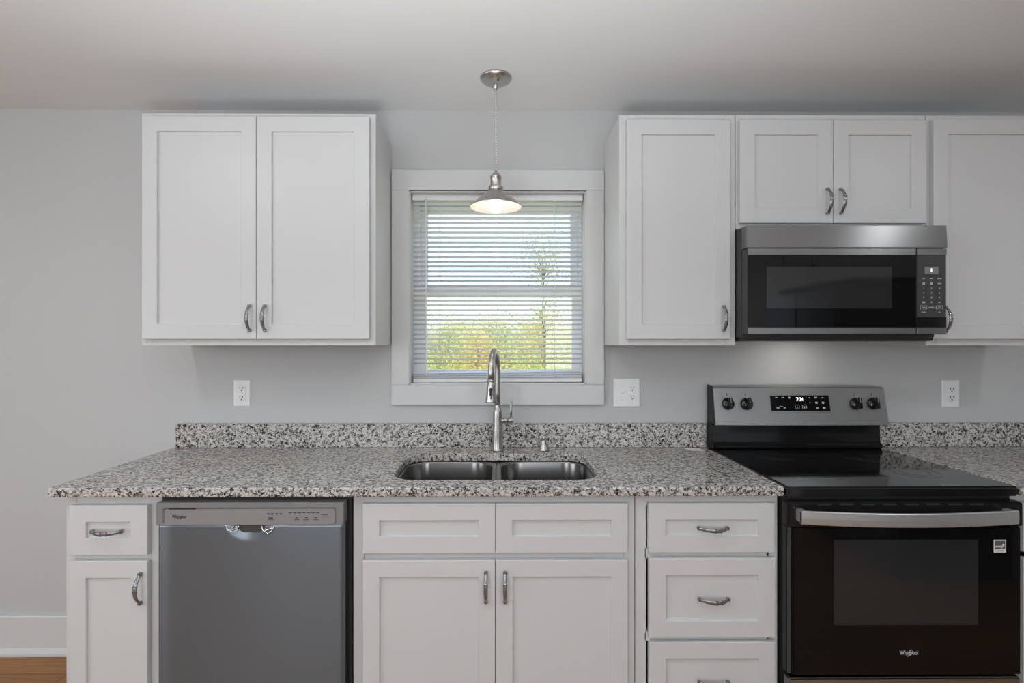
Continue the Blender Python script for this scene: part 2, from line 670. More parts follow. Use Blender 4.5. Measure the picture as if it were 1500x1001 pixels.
UF, UD = -.305, -.325      # upper face frame and door fronts
UZ0, UZ1 = 1.3725, 2.268
W = .058
t = cabinet('upper_cabinet', -1.3785, -.4765, UZ0, UZ1, .305, .02, 'white two-door shaker wall cabinet hung left of the window')
front('door', t, -1.364, -.9295, 1.396, 2.249, UD, UF - .0005, W, (-.9515, 1.477, False))
front('door', t, -.9275, -.497, 1.396, 2.249, UD, UF - .0005, W, (-.8935, 1.477, False))
t = cabinet('upper_cabinet', .4655, .9165, UZ0, UZ1, .305, .02, 'white single-door shaker wall cabinet between the window and the microwave')
front('door', t, .491, .890, 1.396, 2.241, UD, UF - .0005, W, (.862, 1.475, False))
t = cabinet('upper_cabinet', .9185, 1.660, 1.823, UZ1, .305, .02, 'short white two-door cabinet mounted directly above the microwave')
front('door', t, .927, 1.2865, 1.843, 2.241, UD, UF - .0005, W, (1.262, 1.926, False))
front('door', t, 1.2885, 1.648, 1.843, 2.241, UD, UF - .0005, W, (1.313, 1.926, False))
t = cabinet('upper_cabinet', 1.662, 2.20, UZ0, UZ1, .305, .02, 'white wall cabinet at the right edge, beside the microwave')
front('door', t, 1.676, 2.185, 1.396, 2.245, UD, UF - .0005, W, (1.7165, 1.473, False))

BF, BD = -.600, -.620
W = .055
BZ = .884
t = cabinet('base_cabinet', -1.4165, -1.1030, 0, BZ, .600, .02, 'narrow white base cabinet with one drawer over a door, left of the dishwasher',
            [(-1.38, -1.14, .67, .70)], .036, .1)
front('drawer', t, -1.391, -1.138, .695, .857, BD, BF - .0005, W, (-1.2645, .774, True))
front('door', t, -1.391, -1.138, .115, .676, BD, BF - .0005, W, (-1.158, .589, False))
t = cabinet('base_cabinet', -.4785, .4470, 0, BZ, .600, .02, 'wide white sink base cabinet with two doors under the sink',
            [(-.44, .41, .67, .71), (-.03, .008, .14, .67)], .036, .1)
front('false_drawer_front', t, -.443, -.0120, .698, .860, BD, BF - .0005, W)
front('false_drawer_front', t, -.0108, .4200, .698, .860, BD, BF - .0005, W)
front('door', t, -.443, -.0125, .115, .676, BD, BF - .0005, W, (-.0425, .590, False))
front('door', t, -.0100, .4200, .115, .676, BD, BF - .0005, W, (.0195, .590, False))
t = cabinet('base_cabinet', .4485, .9190, 0, BZ, .600, .02, 'white base cabinet with three drawers, left of the range',
            [(.48, .89, .672, .705), (.48, .89, .40, .43)], .036, .1)
front('drawer', t, .488, .900, .698, .860, BD, BF - .0005, W, (.695, .780, True))
front('drawer', t, .490, .902, .421, .680, BD, BF - .0005, W, (.698, .549, True))
front('drawer', t, .490, .902, .130, .406, BD, BF - .0005, W, (.697, .280, True))
t = cabinet('base_cabinet', 1.690, 2.36, 0, BZ, .600, .02, 'white base cabinet at the right edge, beside the range', (), .036, .1)
front('drawer', t, 1.715, 2.34, .698, .860, BD, BF - .0005, W, (2.03, .780, True))
front('door', t, 1.715, 2.34, .115, .676, BD, BF - .0005, W, (1.75, .590, False))

# ------------------------------------------------------------------ granite worktops
CT, CB = .917, .887


def slab(name, x0, x1, y0, y1, parent, hole=None):
    bm = bmesh.new()
    loops = [[(x0, y0), (x1, y0), (x1, y1), (x0, y1)]]
    if hole:
        loops.append([(a, c) for a, c, _ in hole])
    edges = []
    for lp in loops:
        vs = [bm.verts.new((a, c, CT)) for a, c in lp]
        edges += [bm.edges.new((vs[i], vs[(i + 1) % len(vs)])) for i in range(len(vs))]
    bmesh.ops.triangle_fill(bm, use_beauty=True, use_dissolve=False, edges=edges)
    g = bmesh.ops.extrude_face_region(bm, geom=bm.faces[:])
    bmesh.ops.translate(bm, verts=[v for v in g['geom'] if isinstance(v, bmesh.types.BMVert)], vec=(0, 0, CB - CT))
    bmesh.ops.recalc_face_normals(bm, faces=bm.faces)
    m = MB()
    m._merge(bm)
    o = m.build(name, GRANITE, parent)
    bv = o.modifiers.new('eased edge', 'BEVEL')
    bv.width = .004
    bv.segments = 3
    bv.limit_method = 'ANGLE'
    bv.angle_limit = math.radians(50)
    return o


HX0, HX1, HY0, HY1 = -.372, .350, -.547, -.150
t = thing('countertop', (-.26, -.32, CB), 'long speckled granite countertop holding the sink, with a low backsplash', 'countertop')
slab('slab', -1.4455, .9215, -.637, -.001, t, rrect(HX0, HX1, HY0, HY1, .095, 0, 10))
MB().box(-1.4295, .9215, -.022, -.001, CT + .0005, 1.0225, .002).build('backsplash', GRANITE, t)
t = thing('countertop', (2.1, -.32, CB), 'short speckled granite countertop at right edge, right of the range', 'countertop')
slab('slab', 1.6885, 2.40, -.637, -.001, t)
MB().box(1.6885, 2.40, -.022, -.001, CT + .0005, 1.0225, .002).build('backsplash', GRANITE, t)

# ------------------------------------------------------------------ sink
t = thing('sink', (-.01, -.35, .69), 'undermount stainless steel double-bowl sink set in the granite counter', 'sink')
for a, c in ((HX0 + .002, -.0245), (.0065, HX1 - .002)):
    y0, y1 = HY0 + .002, HY1 - .002
    zt = CB - .002
    m = MB()
    def ri(o, z, r):
        return rrect(a + o, c - o, y0 + o, y1 - o, r, z, 10)
    m.loops([ri(-.0155, zt - .0015, .004), ri(-.0155, zt, .004), ri(-.002, zt, .093), ri(.001, zt - .001, .09), ri(.003, zt - .006, .088), ri(.006, .745, .083),
             ri(.010, .715, .08), ri(.02, .700, .072), ri(.035, .695, .06), ri(.1, .691, .045)], cap0=False, smooth=True)
    bw = m.build('bowl', SINKST, t)
    xc, yc = (a + c) / 2, (y0 + y1) / 2 + .02
    MB().lathe([(.0005, .0035), (.028, .0035), (.040, .0055), (.045, .003), (.045, .0005)], (xc, yc, .6915), cap0=True).build('drain', STEEL, bw)

# ------------------------------------------------------------------ faucet
fx, fy = -.0065, -.088
t = thing('faucet', (fx, fy, CT), 'tall brushed nickel pull-down kitchen faucet with gooseneck spout behind the sink', 'faucet')
m = MB()
m.lathe([(.0005, 0), (.0265, 0), (.0268, .006), (.0245, .008), (.0248, .014), (.0238, .018), (.0232, .05), (.0205, .115), (.0195, .145), (.0195, .168),
         (.0180, .176), (.0140, .184), (.0128, .190), (.0125, .196)], (fx, fy, CT + .0006))
m.build('body', NICKEL, t)
# spout: up, over and forward, turned a little to the left
dirx, diry = -.16, -.987
P = [(0, .190), (0, .25), (0, .30), (.001, .345)]
Rr = .078
cz = .353
for i in range(1, 15):
    a = PI * i / 15
    P.append((Rr - Rr * math.cos(a), cz + Rr * 1.0 * math.sin(a)))
P += [(2 * Rr, .345), (2 * Rr + .002, .315)]
pts = [(fx + dirx * u, fy + diry * u, CT + z) for u, z in P]
m = MB()
m.tube(pts, [.0125] * (len(pts) - 2) + [.0128, .0128], 20)
m.build('spout', NICKEL, t)
u0 = 2 * Rr + .002
hx, hy = fx + dirx * u0, fy + diry * u0
m = MB()
m.lathe([(.0005, .002), (.0150, .002), (.0155, -.004), (.0142, -.006), (.0142, -.009), (.0165, -.011), (.0172, -.02), (.0205, -.06), (.0240, -.084), (.0243, -.0875), (.0215, -.0875), (.0205, -.083), (.0005, -.083)],
        (hx, hy, CT + .315))
sh = m.build('spray_head', NICKEL, t)
m = MB()
m.box(hx - .0055, hx + .0055, hy - .0232, hy - .012, CT + .238, CT + .287, .003)
m.build('button', BLACKMAT, sh)
m = MB()
zl = CT + .131
m.lathe([(.0005, .015), (.0115, .015), (.0115, .046), (.0105, .0465), (.0105, .0485), (.0122, .049), (.0122, .0665), (.0112, .068), (.0005, .068)], (fx, fy - .002, zl), 'x')
lv = m.build('lever_hub', NICKEL, t)
m = MB()
m.tube([(fx + .058, fy - .002, zl + .006), (fx + .0585, fy - .001, zl + .04), (fx + .059, fy + .001, zl + .088), (fx + .059, fy + .001, zl + .091)], [.0052, .0050, .0050, .0036], 14)
m.build('lever', NICKEL, lv)
# ------------------------------------------------------------------ soap dispenser
sx_, sy_ = .192, -.088
t = thing('soap_dispenser', (sx_, sy_, CT), 'small brushed nickel soap dispenser on the counter, right of the faucet', 'dispenser')
MB().lathe([(.0005, 0), (.0235, 0), (.0238, .004), (.0225, .007), (.0205, .013), (.0150, .025), (.0120, .034), (.0108, .042), (.0108, .046), (.0005, .0465)], (sx_, sy_, CT + .0006)).build('base', NICKEL, t)
m = MB()
m.lathe([(.0005, .044), (.0080, .044), (.0088, .050), (.0078, .056), (.0036, .064), (.0020, .067), (.0005, .068)], (sx_, sy_, CT))
m.tube([(sx_, sy_, CT + .050), (sx_ - .018, sy_ - .030, CT + .0515), (sx_ - .028, sy_ - .047, CT + .0475), (sx_ - .029, sy_ - .049, CT + .043)], [.0062, .0056, .0050, .0048], 12)
m.build('pump_nozzle', NICKEL, t)

# ------------------------------------------------------------------ dishwasher
dx0, dx1, dy = -1.0955, -.4965, -.645
t = thing('dishwasher', (-.796, -.32, 0), 'stainless steel dishwasher under the counter, left of the sink cabinet', 'dishwasher')
m = MB()
m.box(dx0 + .008, -.488, -.580, -.02, .02, .876)
m.build('tub', BLACKMAT, t)
m = MB()
m.box(dx0 + .001, -.4815, -.606, -.582, .02, .882)
m.build('gasket_frame', BLACKMAT, t)
# control panel with a rounded inset
m = MB()
m.loops([rrect_xz(dx0, dx1, .8012, .8715, .003, -.607, 4), rrect_xz(dx0, dx1, .8012, .8715, .003, dy + .003, 4), rrect_xz(dx0 + .002, dx1 - .002, .8012, .8695, .003, dy, 4),
         rrect_xz(dx0 + .022, dx1 - .022, .8013, .857, .010, dy, 4), rrect_xz(dx0 + .0265, dx1 - .0265, .8015, .852, .009, dy + .004, 4)])
cp = m.build('control_panel', PANELGREY, t)
m = MB()
m.loops([rrect_xz(dx0 + .0285, dx1 - .0285, .8018, .8505, .008, dy + .0045, 4), rrect_xz(dx0 + .0285, dx1 - .0285, .8018, .8505, .008, dy + .0015, 4)])
m.build('inset_plate', INSETGREY, cp)
MB().box(-1.053, -.969, dy - .0003, dy + .006, .8512, .8545).build('vent_slot', DARKHOLE, cp)
lg = text('Whirlpool', .0150, DARKINK, cp, (-1.0205, dy + .0012, .8275), 'brand_lettering', .72)
m = MB()
m.tube([(-1.026, dy + .001, .8225), (-1.024, dy + .001, .8195), (-1.016, dy + .001, .824), (-1.010, dy + .001, .8315), (-1.012, dy + .001, .8335)], .0006, 6)
m.build('brand_swoosh', DARKINK, cp)
m = MB()
for i in range(4):
    m.box(-.741 + i * .0135, -.734 + i * .0135, dy + .0008, dy + .0016, .8365, .8385)
    m.box(-.739 + i * .0135, -.736 + i * .0135, dy + .0008, dy + .0016, .8325, .8345)
m.box(-.737, -.722, dy + .0008, dy + .0016, .8215, .8245)
m.box(-.740, -.719, dy + .0008, dy + .0016, .8165, .8180)
for i in range(7):
    m.box(-.672 + i * .0145, -.661 + i * .0145, dy + .0008, dy + .0016, .8385, .8405)
    m.box(-.670 + i * .0145, -.664 + i * .0145, dy + .0008, dy + .0016, .8345, .8360)
for i in range(3):
    m.box(-.650 + i * .030, -.642 + i * .030, dy + .0008, dy + .0016, .8225, .8250)
    m.box(-.655 + i * .030, -.638 + i * .030, dy + .0008, dy + .0016, .8165, .8180)
m.box(-.568, -.548, dy + .0008, dy + .0016, .8315, .8330).box(-.566, -.546, dy + .0008, dy + .0016, .8255, .8270)
m.build('button_legend', DARKINK, cp)


# door skin: gently bowed steel, with a scooped hand pocket at the top edge
def dw_door():
    bm = bmesh.new()
    NX, NZ = 90, 60
    z0, z1 = .115, .8004
    xs = [dx0 + (dx1 - dx0) * i / NX for i in range(NX + 1)]
    zs = [z0 + (z1 - z0) * (j / NZ) ** .6 for j in range(NZ + 1)]
    pc, pw, ph = -.7925, .076, .048
    V = []
    for j, z in enumerate(zs):
        row = []
        for i, x in enumerate(xs):
            u = (x - dx0) / (dx1 - dx0)
            edge = min(x - dx0, dx1 - x)
            y = dy - .0022 * (1 - (2 * u - 1) ** 4)
            if edge < .006:
                y += .010 * (1 - edge / .006) ** 2
            if x - dx0 < .075:
                y += .0075 * (1 - (x - dx0) / .075) ** 2
            e = ((x - pc) / pw) ** 2 + ((z1 - z) / ph) ** 2
            if e < 1:
                y += .011 * (1 - e) ** 1.3
            row.append(bm.verts.new((x, y, z)))
        V.append(row)
    for j in range(NZ):
        for i in range(NX):
            f = bm.faces.new((V[j][i], V[j][i + 1], V[j + 1][i + 1], V[j + 1][i]))
            f.smooth = True
    bmesh.ops.recalc_face_normals(bm, faces=bm.faces)
    g = bmesh.ops.extrude_face_region(bm, geom=bm.faces[:])
    for v in [v for v in g['geom'] if isinstance(v, bmesh.types.BMVert)]:
        v.co.y = -.6075
    bmesh.ops.recalc_face_normals(bm, faces=bm.faces)
    m = MB()
    m._merge(bm)
    return m


dr = dw_door().build('door', STEELV, t)
# dark finger recess and polished rims inside the pocket
m = MB()
m.loops([rrect_xz(-.845, -.742, .776, .7995, .011, dy + .0125), rrect_xz(-.845, -.742, .776, .7995, .011, dy + .004)])
m.build('finger_recess', DARKSIDE, dr)
for s in (-1, 1):
    m = MB()
    x = -.7925 + s * .056
    m.tube([(x - .020, dy - .001, .7985), (x - .017, dy - .0025, .786), (x, dy - .003, .779 - (.004 if s > 0 else -.002)), (x + .014, dy - .0025, .785), (x + .019, dy - .001, .7985)], .0017, 8)
    m.tube([(x - .004 * s, dy - .001, .7985), (x - .010, dy - .002, .784), (x + .012, dy - .002, .7905), (x + .013, dy - .001, .7985)], .0015, 8)
    m.build('pocket_trim', POLISHED, dr)
m = MB()
m.box(dx0 + .01, -.495, -.56, -.54, .005, .112)
m.build('toe_kick', BLACKMAT, t)

# ------------------------------------------------------------------ range
rx0, rx1 = .926, 1.680
t = thing('range', (1.303, -.34, 0), 'black and stainless electric range with glass cooktop, below the microwave', 'range')
m = MB()
m.box(rx0, rx1, -.612, -.015, .02, .884, .002)
m.build('body', BLACKMAT, t)
# cooktop: glass sheet with a rolled front lip
m = MB()
m.box(rx0, rx1, -.645, -.018, .887, .9185, .007, 3)
ck = m.build('cooktop', COOKTOP, t)
for x, y, rr_ in ((1.12, -.46, .10), (1.12, -.20, .075), (1.49, -.46, .075), (1.49, -.20, .10)):
    m = MB()
    for q in (rr_, rr_ * .62):
        m.lathe([(q, .0002), (q + .0012, .0002), (q + .0012, -.0004), (q, -.0004)], (x, y, .9187), n=64)
    m.build('burner_ring', RINGPRINT, ck)
# back guard
m = MB()
m.prism_x([(-.018, .9188), (-.066, .9188), (-.074, .924), (-.076, .936), (-.070, .944), (-.062, .947), (-.060, 1.020), (-.056, 1.030), (-.018, 1.030)], rx0 + .004, rx1 - .012)
bgd = m.build('backguard_riser', BLACK, t)
m = MB()
m.box(rx0 + .016, rx1 - .02, -.086, -.0615, .9300, .9375, .003, 3)
m.build('riser_ledge', BLACK, bgd)
m = MB()
m.prism_x([(-.0165, .9188), (-.052, .9188), (-.060, .95), (-.060, 1.03), (-.098, 1.03), (-.072, 1.188), (-.066, 1.194), (-.0165, 1.196)], rx0 + .001, rx0 + .0035)
m.build('end_cap', BLACKMAT, t)


def bgy(z):
    return -.112 + (z - 1.0275) / (1.190 - 1.0275) * .034


m = MB()
NXB = 24
ringsb = []
for i in range(NXB + 1):
    u = -1 + 2 * i / NXB
    x = 1.3005 + u * .372
    dome = .0045 * (1 - u * u)
    bow = -.010 * (1 - u * u) + .004
    zt = 1.187 + dome
    zb = 1.0275
    pr = []
    pr.append((x, -.045, zb + .003))
    pr.append((x, bgy(zb) + bow + .002, zb))
    pr.append((x, bgy(zb) + bow, zb + .002))
    pr.append((x, bgy(zb + .016) + bow - .0005, zb + .015))
    pr.append((x, bgy(zb + .018) + bow + .0006, zb + .017))
    pr.append((x, bgy(zt - .003) + bow, zt - .003))
    pr.append((x, bgy(zt) + bow + .003, zt))
    pr.append((x, -.020, zt + .004))
    pr.append((x, -.020, zb + .003))
    ringsb.append(pr)
m.loops(ringsb)
pn = m.build('control_panel', GUARDST, t)
tilt = math.atan2(.034, 1.19 - 1.0275)


def on_panel(x, z, out=0):
    u = (x - 1.3005) / .372
    return (x, bgy(z) - .010 * (1 - u * u) + .004 - out, z)


RX = Matrix.Rotation(-tilt, 4, 'X')
# display window
x0d, x1d, z0d, z1d = 1.166, 1.420, 1.089, 1.153
p0 = on_panel(1.2925, z0d, .0015)
p1 = on_panel(1.2925, z1d, .0015)
m = MB()
m.loops([[(x0d, p0[1] + .004, z0d), (x1d, p0[1] + .004, z0d), (x1d, p1[1] + .004, z1d), (x0d, p1[1] + .004, z1d)],
         [(x0d, p0[1], z0d), (x1d, p0[1], z0d), (x1d, p1[1], z1d), (x0d, p1[1], z1d)]])
dsp = m.build('display', GLASSBLK, pn)
m = MB()
for (a0, a1, b0, b1) in ((x0d - .003, x1d + .003, z0d - .003, z0d), (x0d - .003, x1d + .003, z1d, z1d + .002), (x1d, x1d + .003, z0d, z1d), (x0d - .002, x0d, z0d, z1d)):
    yy0, yy1 = on_panel(1.2925, b0, .0018)[1], on_panel(1.2925, b1, .0018)[1]
    m.loops([[(a0, yy0 + .004, b0), (a1, yy0 + .004, b0), (a1, yy1 + .004, b1), (a0, yy1 + .004, b1)], [(a0, yy0, b0), (a1, yy0, b0), (a1, yy1, b1), (a0, yy1, b1)]])
m.build('display_bezel', STEEL, pn)


def dpt(px, pz):
    q = on_panel(1.2925, pz, .0022)
    return (px, q[1], pz)


rt = (PI / 2 - tilt, 0, 0)
text('7:24', .021, DIGIT, dsp, dpt(1.294, 1.1375), 'clock_digits', .92, rot=rt)
m = MB()


def mark(m, x, z, w, h):
    q = dpt(x, z)
    m.box(x - w / 2, x + w / 2, q[1] - .0002, q[1] + .0006, z - h / 2, z + h / 2, 0, rot=RX)


for x, z, w_, h_ in ((1.193, 1.145, .010, .0035), (1.221, 1.145, .011, .0035), (1.250, 1.145, .009, .007), (1.196, 1.102, .014, .0035), (1.225, 1.102, .010, .0035), (1.210, 1.1085, .014, .0018),
                     (1.336, 1.144, .004, .003), (1.336, 1.124, .005, .003), (1.363, 1.145, .011, .006), (1.392, 1.144, .009, .0035), (1.364, 1.124, .009, .008), (1.392, 1.124, .009, .008),
                     (1.365, 1.102, .010, .0035), (1.394, 1.102, .011, .0075), (1.279, 1.105, .003, .007), (1.310, 1.105, .004, .007)):
    mark(m, x, z, w_, h_)
for xc in (1.279, 1.310):
    for dx_, dz_, w_, h_ in ((-.0085, .001, .0012, .014), (.0085, .001, .0012, .014), (0, .0085, .014, .0012), (0, -.0075, .012, .0014)):
        mark(m, xc + dx_, 1.106 + dz_, w_, h_)
m.build('touch_legend', LEGEND, dsp)
# knobs
for x in (.985, 1.064, 1.535, 1.613):
    p = on_panel(x, 1.118, .0005)
    m = MB()
    R_ = .0258
    m.lathe([(.0005, 0), (R_, 0), (R_ + .0005, -.003), (R_, -.008), (R_ - .003, -.012), (.0005, -.013)], (0, 0, 0), 'y', 32)
    m.box(-.0080, .0080, -.034, -.010, -.0240, .0240, .003, 2)
    for v in m.bm.verts:
        v.co = (Matrix.Translation(Vector(p)) @ Matrix.Rotation(-tilt, 4, 'X')) @ v.co
    kb = m.build('knob', BLACK, pn)
    m = MB()
    m.box(-.0007, .0007, -.0345, -.0335, .002, .022)
    for v in m.bm.verts:
        v.co = (Matrix.Translation(Vector(p)) @ Matrix.Rotation(-tilt, 4, 'X')) @ v.co
    m.build('pointer_line', LEGEND, kb)
m = MB()
for x in (.985, 1.064, 1.535, 1.613):
    for a in (90, 55, 125, 200, -20):
        x2, z2 = x + .034 * math.cos(math.radians(a)), 1.118 + .034 * math.sin(math.radians(a))
        if a == 90:
            z2 += .005
        q = on_panel(x2, z2, .0002)
        m.box(x2 - .0012, x2 + .0012, q[1] - .0003, q[1] + .001, z2 - (.006 if a == 90 else .0016), z2 + (.006 if a == 90 else .0016), 0, rot=RX)
m.build('knob_dial_print', DARKINK, pn)

# oven door
oy = -.654
m = MB()
m.box(rx0 - .001, rx1 + .003, oy + .003, -.614, .792, .871, .004)
m.box(rx0 + .001, rx1 + .000, oy + .012, -.614, .317, .793, .003)
od = m.build('oven_door', BLACK, t)
m = MB()
m.box(rx0 + .014, rx1 - .008, oy, oy + .0115, .319, .7905, .0025)
og = m.build('door_glass', GLASSBLK, od)
m = MB()
m.box(1.070, 1.534, oy - .0006, oy + .001, .480, .753, .0004)
m.build('oven_window', OVENWIN, og)
m = MB()
m.box(rx0 + .002, rx0 + .013, oy + .0095, oy + .0145, .320, .789, .001)
m.build('side_trim', DARKSIDE, od)
# bowed handle strip
m = MB()
ring_h = []
hx0_, hx1_ = .949, 1.633
for i in range(33):
    u = -1 + 2 * i / 32
    x = (hx0_ + hx1_) / 2 + u * (hx1_ - hx0_) / 2
    yb = -.686 - .022 * (1 - u * u)
    zc = .834 - .003 * (1 - u * u)
    ring_h.append([(x, yb + .010, zc - .021), (x, yb + .002, zc - .0215), (x, yb, zc - .019), (x, yb - .001, zc), (x, yb, zc + .019), (x, yb + .002, zc + .0215), (x, yb + .010, zc + .021)])
m.loops(ring_h)
m.box(hx0_, hx0_ + .022, -.686, oy + .004, .815, .853, .003).box(hx1_ - .022, hx1_, -.686, oy + .004, .815, .853, .003)
m.build('handle', HANDLEST, od)
for k in range(8):
    m = MB()
    m.box(1.02 + k * .07, 1.065 + k * .07, oy + .0024, oy + .006, .862, .867)
    m.build('vent_slot', DARKHOLE, od)
text('Whirlpool', .019, LEGEND, og, (1.311, oy - .0006, .391), 'brand_lettering', .74)
m = MB()
m.tube([(1.303, oy - .001, .3835), (1.305, oy - .001, .3795), (1.315, oy - .001, .3855), (1.323, oy - .001, .3975), (1.3195, oy - .001, .4005), (1.314, oy - .001, .398)], .0009, 6)
m.build('brand_swoosh', LEGEND, og)
# energy label
m = MB()
ex0, ex1, ez0, ez1 = 1.584, 1.623, .711, .752
m.box(ex0, ex1, oy - .0007, oy, ez0, ez1)
es = m.build('energy_label', WHITEINK, og)
es['label'] = 'small square energy label with white border'
m = MB()
m.box(ex0 + .003, ex1 - .003, oy - .0011, oy - .0006, ez0 + .011, ez1 - .003)
m.build('label_field', FAINT, es)
text('energy', .0115, WHITEINK, es, ((ex0 + ex1) / 2 - .003, oy - .0013, .7315), 'label_lettering', .82, .0002, shear=.3)
m = MB()
star = []
for i in range(10):
    a = PI / 2 + i * PI / 5
    q = .0052 if i % 2 == 0 else .0022
    star.append((ex1 - .009 + q * math.cos(a), oy - .0014, .736 + q * math.sin(a)))
m.loops([star, [(a, oy - .0010, c) for a, _, c in star]])
m.build('label_star', WHITEINK, es)
text('ENERGY STAR', .0046, DARKINK, es, ((ex0 + ex1) / 2, oy - .0012, .7165), 'label_lettering', .88, .0002)
# storage drawer
m = MB()
m.box(rx0 + .004, rx1 - .004, oy + .004, -.614, .07, .3080, .004)
m.build('storage_drawer', STEEL, t)
m = MB()
m.box(rx0 + .02, rx1 - .02, -.58, -.56, .003, .068)
m.build('toe_kick', BLACKMAT, t)

# ------------------------------------------------------------------ microwave
mx0, mx1, my = .9195, 1.660, -.400
t = thing('microwave', (1.29, -.2, 1.385), 'stainless over-the-range microwave with black glass door above the range', 'microwave')
m = MB()
m.box(mx0 + .001, mx1 - .004, -.352, -.002, 1.402, 1.8205, .003)
m.build('case', DARKSIDE, t)
m = MB()
m.prism_x([(-.345, 1.4015), (-.375, 1.4015), (-.372, 1.390), (-.33, 1.3875), (-.05, 1.3875), (-.04, 1.4015)], mx0 + .006, mx1 - .03)
un = m.build('underside', BLACKMAT, t)
m = MB()
m.box(1.23, 1.35, -.20, -.13, 1.3878, 1.3890)
m.build('lamp_lens', LENS, un)
m = MB()
m.prism_x([(-.353, 1.735), (my - .001, 1.735), (my - .0012, 1.7365), (my + .0035, 1.817), (my + .005, 1.8185), (-.353, 1.8185)], mx0, mx1 + .001)
m.build('vent_panel', STEEL, t)
m = MB()
m.box(mx0, 1.5455, my + .002, -.3535, 1.414, 1.732, .002)
md = m.build('door', DARKSIDE, t)
m = MB()
m.box(mx0, 1.5455, my, my + .003, 1.7075, 1.732, .0015)
m.build('top_trim', STEEL, md)
MB().box(mx0, 1.5455, my, my + .003, 1.414, 1.4395, .0015).build('bottom_trim', STEEL, md)
m = MB()
m.box(mx0 + .001, 1.5452, my, my + .003, 1.4398, 1.7072, .0008)
mg = m.build('door_glass', GLASSBLK, md)
m = MB()
m.box(.989, 1.455, my - .0006, my + .001, 1.509, 1.663, .0004)
m.build('door_window', OVENWIN, mg)
m = MB()
m.box(1.5485, mx1, my + .002, -.3535, 1.414, 1.732, .002)
mk = m.build('control_panel', KEYPAD, t)
m = MB()
m.box(1.5485, mx1, my, my + .003, 1.7075, 1.732, .0015)
m.build('top_trim', STEEL, mk)
MB().box(1.5485, mx1, my, my + .003, 1.414, 1.4395, .0015).build('bottom_trim', STEEL, mk)
MB().box(1.549, mx1 - .0005, my + .0005, my + .003, 1.440, 1.4775, .0008).build('release_button', BLACK, mk)
m = MB()
m.box(1.577, 1.629, my - .0001, my + .003, 1.637, 1.664, .0008)
mdp = m.build('display', DISPLAY, mk)
MB().box(1.6005, 1.6035, my - .0008, my, 1.645, 1.657).build('display_digit', DIGIT, mdp)
cols = (1.5745, 1.6035, 1.633)
for rr_, row in enumerate(('123', '456', '789')):
    for ch, x in zip(row, cols):
        text(ch, .0095, LEGEND, mk, (x, my + .0012, 1.584 - rr_ * .0172), 'key_numeral')
text('0', .0095, LEGEND, mk, (1.6035, my + .0012, 1.5325), 'key_numeral')
m = MB()
for x, z, w_, h_ in ((cols[0], 1.6205, .008, .003), (cols[1], 1.6205, .012, .003), (cols[2], 1.6205, .015, .003), (cols[0], 1.602, .008, .008), (cols[1], 1.602, .009, .008), (cols[2], 1.602, .013, .003),
                     (cols[0], 1.5325, .011, .006), (cols[2], 1.5325, .009, .0035), (cols[0], 1.514, .011, .003), (cols[1], 1.514, .018, .003), (cols[2], 1.514, .009, .003),
                     (cols[0], 1.496, .014, .0035), (cols[2], 1.496, .007, .0035)):
    m.box(x - w_ / 2, x + w_ / 2, my + .0008, my + .0022, z - h_ / 2, z + h_ / 2)
for x in (cols[0], cols[2]):
    for a0, a1, b0, b1 in ((-.0125, .0125, .006, .0068), (-.0125, .0125, -.0068, -.006), (-.0125, -.0117, -.006, .006), (.0117, .0125, -.006, .006)):
        m.box(x + a0, x + a1, my + .0008, my + .0022, 1.514 + b0, 1.514 + b1)
m.build('key_legend', FAINT if False else LEGEND, mk)
task = lamp('microwave_task_lamp', 'AREA', (1.29, -.165, 1.3866), (math.radians(16), 0, 0), 0.5, .10, .06, (1, .95, .89))
task.parent = t
task.location = Vector((1.29, -.165, 1.3866)) - t.location

# ------------------------------------------------------------------ pendant lamp
px_, py_ = -.0125, -.285
t = thing('pendant_light', (px_, py_, 1.91), 'small brushed nickel pendant lamp with a cone shade hanging before the window', 'lamp')
m = MB()
m.lathe([(.0005, ZC - .0004), (.0615, ZC - .0004), (.0625, ZC - .004), (.060, ZC - .010), (.050, ZC - .018), (.034, ZC - .026), (.018, ZC - .0305), (.009, ZC - .0315),
         (.0085, ZC - .0325), (.0085, ZC - .045), (.0065, ZC - .048), (.0005, ZC - .048)], (px_, py_, 0))
cn = m.build('canopy', PNICKEL, t)
MB().lathe([(.0005, -.004), (.0035, -.0035), (.0045, 0), (.0045, .004)], (px_ + .008, py_ - .034, ZC - .0262)).build('canopy_screw', DARKSIDE, cn)
m = MB()
m.tube([(px_, py_, ZC - .047), (px_ + .0005, py_, 2.30), (px_ + .001, py_, 2.20), (px_ + .0025, py_, 2.12), (px_ + .001, py_, 2.052)], .0028, 10)
m.build('cord', CORD, t)
pz = 1.917
m = MB()
m.lathe([(.0005, 2.056), (.0055, 2.056), (.0062, 2.051), (.0095, 2.047), (.0175, 2.040), (.0215, 2.034), (.0230, 2.031), (.0230, 2.0285), (.0212, 2.027), (.0208, 2.000), (.0222, 1.995),
         (.0222, 1.9935), (.0285, 1.9925), (.0295, 1.9905), (.0295, 1.980), (.0280, 1.9775), (.0005, 1.977)], (px_, py_, 0))
m.build('socket', PNICKEL, t)
m = MB()
m.lathe([(.0275, 1.9775), (.033, 1.972), (.045, 1.963), (.064, 1.948), (.083, 1.933), (.096, 1.921), (.1005, 1.9168), (.1018, 1.9145), (.1008, 1.9128)], (px_, py_, 0), n=64)
sh = m.build('shade', PNICKEL, t)
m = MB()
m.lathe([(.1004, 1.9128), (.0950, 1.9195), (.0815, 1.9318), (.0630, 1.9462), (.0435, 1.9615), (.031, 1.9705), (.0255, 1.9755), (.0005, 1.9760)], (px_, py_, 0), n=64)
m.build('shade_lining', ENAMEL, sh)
m = MB()
